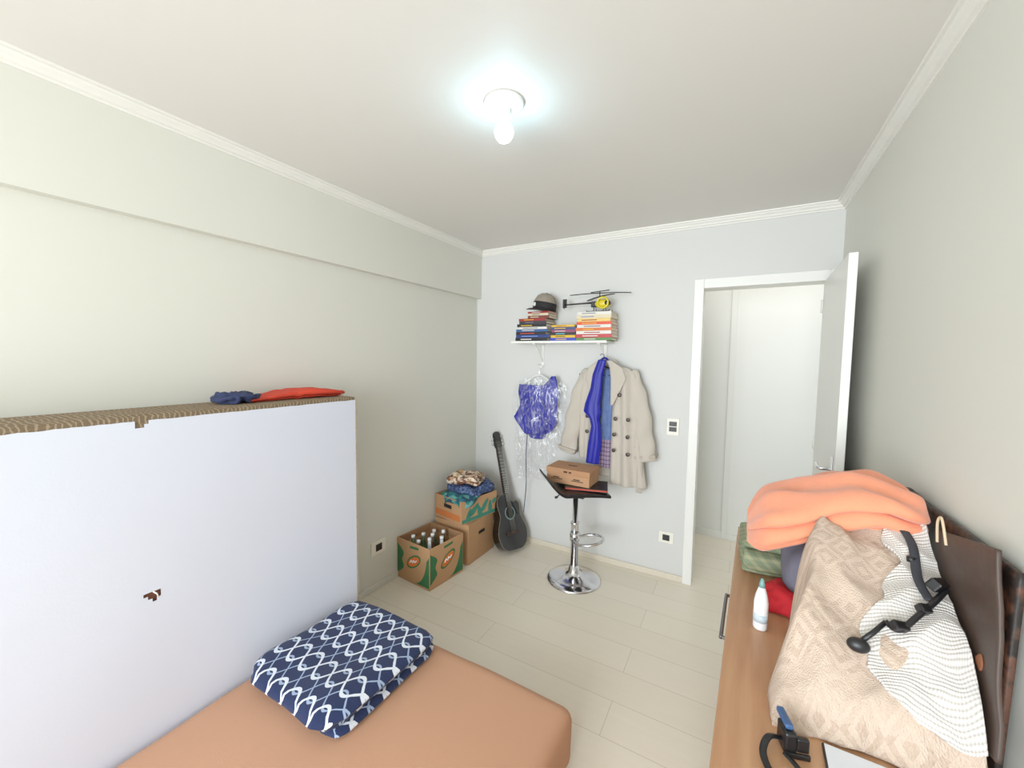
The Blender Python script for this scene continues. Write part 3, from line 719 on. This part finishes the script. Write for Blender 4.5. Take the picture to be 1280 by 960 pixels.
sheet('drape',[(0,1.64,-.935,-.875),(.12,1.53,-.975,-.90),(.25,1.42,-.99,-.905),(.40,1.30,-1.03,-.915),(.47,1.24,-1.04,-.905),(.53,1.19,-.99,-.92),(.6,1.13,-.975,-.905),(.8,1.0,-.995,-.895),(1,.84,-1.01,-.91)],lambda u,v,x,z:2.980-.016*math.sin(math.pi*u)+.003*math.sin(u*12+v*3),M_royal,sf,24,70,.01)
tube('neck_loop',crom([(-.95,3.0,1.60),(-.92,3.0,1.64),(-.90,3.02,1.655),(-.87,3.0,1.64),(-.86,3.0,1.60)]),.008,M_royal,sf,8)
def plaidblue():
    t=NT('blue_plaid_cloth'); v,x,y,z=t.coord()
    a=t.ma('GREATER_THAN',t.ma('FRACT',t.ma('MULTIPLY',x,45)),.7); b=t.ma('GREATER_THAN',t.ma('FRACT',t.ma('MULTIPLY',z,30)),.7)
    lo=t.ma('LESS_THAN',z,1.02)
    c=t.mix(t.noise(v,30),lin((72,96,152)),lin((112,134,180)))
    c=t.mix(t.ma('MULTIPLY',lo,.6),c,lin((190,150,160))); c=t.mix(t.ma('MULTIPLY',t.ma('MULTIPLY',t.ma('ADD',a,b),.6),lo),c,lin((80,60,90)))
    t.base(c); t.b.inputs['Roughness'].default_value=.9; return t.m
o=sheet('denim_shirt',[(0,1.57,-.92,-.84),(.3,1.35,-.925,-.825),(.7,1.05,-.93,-.825),(1,.80,-.93,-.82)],lambda u,v,x,z:3.052+.006*math.sin(u*12+v*5),plaidblue(),None,16,40,.008)
info(o,'faded blue plaid shirt hanging inside the open coat','shirt')
# ------------------------------------------------------------ dresser
ds=empty('dresser',(.245,1.56,0),-.033,'long light wood dresser with a slim metal bar handle','dresser')
boxes('body',[(-.225,.225,-.74,.74,.06,.775)],M_dress,ds,bev=.002)
boxes('top_board',[(-.24,.24,-.76,.76,.775,.80)],M_dress,ds,bev=.003)
boxes('plinth',[(-.205,.215,-.72,.72,0,.06)],mat('plinth_dark',(120,84,56),.6),ds)
for i,(z0,z1) in enumerate([(.535,.765),(.07,.525)]):
    d=boxes('drawer',[(-.243,-.225,-.735,.735,z0,z1)],M_dress,ds,bev=.002)
    if i==0:
        hz=.735
        tube('handle',crom([(-.243,-.12,hz),(-.254,-.115,hz),(-.256,-.10,hz),(-.256,.14,hz),(-.254,.155,hz),(-.243,.16,hz)],5),.006,mat('brushed_steel',(120,118,120),.3,.9),d,10)
ZD=.80
HP=[(1.085,.825),(1.12,.89),(1.20,.975),(1.30,1.06),(1.42,1.14),(1.52,1.19),(1.62,1.18),(1.72,1.12),(1.8,1.0)]
def H(x,y):
    pts=HP
    if y<=pts[0][0]: return pts[0][1]
    if y>=pts[-1][0]: return pts[-1][1]
    for i in range(len(pts)-1):
        if y<=pts[i+1][0]:
            k=(y-pts[i][0])/(pts[i+1][0]-pts[i][0]); return pts[i][1]+(pts[i+1][1]-pts[i][1])*k
def Hw(x,y):
    a=ns((x*1.2,y*.8,0),6,1); b=ns((x,y,2),11,3)
    return H(x,y)+.030*a+.013*(1-2.5*abs(b))+.011*math.sin(x*30+y*22+5*ns((x,y,0),4,1))
def drape(name,x0f,x1f,y0,y1,lift,m,nx=70,ny=100,edge=.06,thick=.012,fold=.004,seed=1,skirt=True,zmin=ZD+.006):
    V=[];F=[];UV=[]
    for j in range(ny+1):
        y=y0+(y1-y0)*j/ny
        for i in range(nx+1):
            u=i/nx
            a,b=x0f(y),x1f(y); x=a+(b-a)*u
            h=Hw(x,y)+lift
            if skirt:
                k=min(1,(x-a)/edge); h=zmin+(h-zmin)*(1-(1-k)**2.6)
                k2=min(1,(y-y0)/(edge*.9)); h=zmin+(h-zmin)*(1-(1-k2)**2.6)
            h+=fold*ns((x,y,0),22,seed)
            h=max(h,zmin)
            V.append((x+(.010*ns((x,y,3),10,seed) if skirt else 0),y+(.016*ns((x*1.5,y,5),8,seed)),h)); UV.append((x,y*1.3))
    for j in range(ny):
        for i in range(nx): F.append((j*(nx+1)+i,j*(nx+1)+i+1,(j+1)*(nx+1)+i+1,(j+1)*(nx+1)+i))
    o=frompy(name,V,F,m); uv=o.data.uv_layers.new(name='UVMap')
    for lp in o.data.loops: uv.data[lp.index].uv=UV[lp.vertex_index]
    md=o.modifiers.new('Solidify','SOLIDIFY'); md.thickness=thick; md.offset=-1
    return o
bx0=lambda y:.09+.14*max(0,min(1,(y-1.1)/.55))+.014*math.sin(y*25)
o=drape('beige_blanket',bx0,lambda y:.455,1.075,1.70,0,M_beige)
info(o,'pale beige woven patterned blanket heaped on the dresser','blanket')
wx0=lambda y:.27+.10*max(0,min(1,(y-1.17)/.20))+.09*max(0,min(1,(1.17-y)/.07))+.012*math.sin(y*60)+.008*math.sin(y*23+1)
o=drape('crochet_throw',wx0,lambda y:.457,1.105,1.60,.015,M_croch,edge=.02,thick=.010,seed=5,skirt=False)
info(o,'white crochet throw spread over the beige blanket','throw')
o=rslab('grey_pillow',(.20,.26,.20),.06,(16,20,16),M_greycloth,None,fold_noise(.02,8,3),loc=(.27,1.74,.905)); info(o,'grey lilac folded cloth under the orange blanket','pillow')
o=ribbon('green_cloth',.11,4,.032,.22,M_plaid,None,lambda p:Vector((p.x+.008*ns(p,14,1),p.y+.014*ns((p.x,p.y,p.z*4),9,2),max(.001,p.z+.010*ns(p,12,3)))),nx=20,loc=(.148,1.92,ZD+.001),rot=(0,0,.05)); info(o,'folded green plaid cloth on the dresser','cloth')
o=lump('red_cloth',(.155,1.62,.835),(.10,.15,.085),M_red,None,5,.8,.010,18,.1,ZD+.002); info(o,'small crumpled red cloth on the dresser','cloth')
def fo(p):
    t=(p.x+.26)/.52
    q=Vector((0,0,0))
    bulge=1-.6*max(0,(.14-t)/.14)**2-.35*max(0,(t-.8)/.2)**2
    zc=1.035+.185*math.sin(min(1,t*1.15)*math.pi/2)
    q.x=.050+.415*t
    q.y=1.70-.12*t+p.y*bulge+.018*ns((p.x,p.y,p.z*2),7,3)
    z=(p.z-.055)*bulge*(1.1-.4*t)+.012*ns((p.x*1.3,p.y,p.z*3),7,6)
    crease=.010*math.sin(p.y*44+p.x*14+3*ns((p.x,0,0),5,2))*(1 if p.z>.05 else .4)
    q.z=zc+z+crease-1.4*max(0,-p.y-.02)**2-.5*max(0,p.y)**2+.012*ns((p.x,p.y,9),8,7)
    return q
o=ribbon('orange_blanket',.135,5,.028,.52,M_orangeb,None,fo,nx=70,dl=.01,rk=.5); info(o,'soft coral orange fleece blanket folded on top of pile','blanket')
bt=empty('glue_bottle',(.092,1.455,ZD+.001),0,'white squeeze bottle with pale nozzle on the dresser','bottle')
lathe('bottle_body',[(0,0),(.018,0),(.020,.004),(.020,.085),(.017,.105),(.009,.133),(0,.134)],M_cap,bt,24)
lathe('nozzle',[(0,.132),(.009,.132),(.008,.144),(.004,.160),(0,.162)],mat('muted_teal_plastic',(110,158,154),.4),bt,16)
lathe('bottle_label',[(.0202,.025),(.0206,.025),(.0206,.05),(.0202,.05)],mat('pale_blue_label',(190,206,212),.5),bt,24)
tp=empty('phone_tripod',(0,0,0),0,'black flexible phone tripod lying on the crochet throw','tripod')
h=lambda x,y,k:(x,y,Hw(x,y)+.016+k)
tube('leg',[h(.275,1.19,.020),h(.30,1.205,.022),h(.325,1.225,.022)],[.0055,.0055,.005],M_black,tp,12)
lump('ball_foot',h(.270,1.185,.018),(.044,.030,.034),M_black,tp,2,1.0,0,8)
tube('leg',crom([h(.325,1.225,.022),h(.345,1.21,.022),h(.38,1.235,.022),h(.42,1.27,.022),h(.445,1.30,.022)]),.0065,M_black,tp,10)
boxes('clamp_head',[(-.017,.017,-.010,.010,-.010,.012)],M_black,tp,bev=.004,loc=h(.345,1.215,.024),rot=(.6,.2,.5))
boxes('clamp_head',[(-.026,.018,-.012,.012,-.010,.016)],M_black,tp,bev=.004,loc=h(.430,1.30,.024),rot=(.5,.2,.9))
boxes('clamp_head',[(-.012,.012,-.010,.010,-.012,.010)],M_black,tp,bev=.004,loc=h(.395,1.25,.024),rot=(.7,.1,.4))
tube('strap',crom([h(.41,1.27,.022),h(.405,1.33,.009),h(.415,1.42,.008),h(.395,1.50,.008),h(.415,1.56,.009),h(.42,1.60,.010)]),.010,mat('black_webbing',(46,48,54),.8),tp,8,flat=.25)
lathe('knob',[(0,0),(.009,0),(.009,.012),(0,.013)],M_black,tp,16,loc=h(.405,1.38,.008))
pn=rslab('dark_board',(.014,.62,.43),.004,(3,30,22),M_dark,None,lambda p:Vector((p.x,p.y,p.z+.004*ns((0,p.y,0),9,2))),loc=(.494,1.46,ZD+.222),rot=(0,.02,0)); info(pn,'dark mottled brown board leaning on the wall','board')
pb=empty('paper_bag',(.468,1.24,ZD+.045),0,'creased dark brown flat gift bag with cream cord handle','bag')
pb.rotation_euler=(-.22,.02,0)
M_bag=mat('brown_bag_paper',(66,50,42),.5,var=.12,scale=14,bump=.3,bscale=22)
rslab('bag_body',(.009,.30,.40),.002,(3,34,44),M_bag,pb,lambda p:Vector((p.x+.002*(1-3*abs(ns((0,p.y,p.z),7,4))),p.y,p.z)),loc=(0,0,.20))
tube('cord_handle',crom([(-.009,.06,.37),(-.012,.065,.41),(-.012,.08,.435),(-.012,.10,.42),(-.009,.11,.37)]),.003,mat('cream_cord',(214,190,156),.8),pb,8)
disc_poly('orange_print',[(-.09+.012*math.cos(a),.16+.014*math.sin(a)*(1+.3*math.cos(3*a))) for a in [2*math.pi*i/16 for i in range(16)]],-.0085,mat('dull_orange_print',(130,74,42),.7),pb,'x',.003)
tb=empty('tablet',(.31,.905,ZD+.001),-.02,'white tablet with black rim lying on the dresser','tablet')
boxes('case',[(-.12,.12,-.16,.16,0,.008)],M_black,tb,bev=.003)
boxes('screen',[(-.116,.116,-.156,.156,.008,.0092)],mat('pale_screen',(228,232,240),.25,var=.01),tb)
ck=empty('camera_clamp',(.125,1.02,ZD+.001),.3,'black and blue clip with coiled strap on the dresser','clamp')
boxes('clamp_body',[(-.012,.012,-.022,.022,0,.05)],M_black,ck,bev=.005)
boxes('blue_grip',[(-.008,.008,-.012,.040,.05,.062)],mat('blue_plastic',(50,84,130),.4),ck,bev=.004)
boxes('jaw',[(.012,.036,-.020,-.008,.01,.04)],M_black,ck,bev=.003)
boxes('jaw',[(-.012,.036,-.027,-.0205,.0,.012)],M_black,ck,bev=.002)
tube('strap',crom([(-.012,0,.02),(-.04,-.01,.025),(-.06,-.04,.012),(-.055,-.09,.010),(-.02,-.10,.010),(0,-.07,.012),(-.015,-.03,.014)]),.007,M_black,ck,8,flat=.4)
# ------------------------------------------------------------ lights
def area(name,loc,rot,sx,sy,e,c,spread=180):
    l=bpy.data.lights.new(name,'AREA'); l.shape='RECTANGLE'; l.size=sx; l.size_y=sy; l.energy=e; l.color=c; l.spread=math.radians(spread)
    o=bpy.data.objects.new(name,l); COL.objects.link(o); o.location=loc; o.rotation_euler=rot; return o
area('window_light',(-.8,YF+.02,1.48),(math.radians(90),0,0),2.4,1.9,122,(.87,.935,1.0),150)
area('hall_fill',(.3,3.7,2.59),(0,0,0),1.8,.7,7,(1,.99,.97))  # added fill under the hallway ceiling to brighten it; no fixture modelled
w=bpy.data.worlds.new('World'); scene.world=w; w.use_nodes=True
w.node_tree.nodes['Background'].inputs[0].default_value=(.8,.9,1,1); w.node_tree.nodes['Background'].inputs[1].default_value=1.2
# ------------------------------------------------------------ camera
yaw,pitch,roll=.515,.0637,.0148
Fv=Vector((-math.sin(yaw),math.cos(yaw),0));Rv=Vector((math.cos(yaw),math.sin(yaw),0));Zv=Vector((0,0,1))
F2=Fv*math.cos(pitch)-Zv*math.sin(pitch);U=Fv*math.sin(pitch)+Zv*math.cos(pitch)
R2=Rv*math.cos(roll)+U*math.sin(roll);U2=U*math.cos(roll)-Rv*math.sin(roll)
cam=bpy.data.cameras.new('camera'); co=bpy.data.objects.new('camera',cam); COL.objects.link(co)
co.matrix_world=Matrix(((R2.x,U2.x,-F2.x,0),(R2.y,U2.y,-F2.y,0),(R2.z,U2.z,-F2.z,1.641),(0,0,0,1)))
cam.sensor_width=36; cam.sensor_fit='HORIZONTAL'; cam.lens=501.6/1280*36; cam.clip_start=.02
scene.camera=co
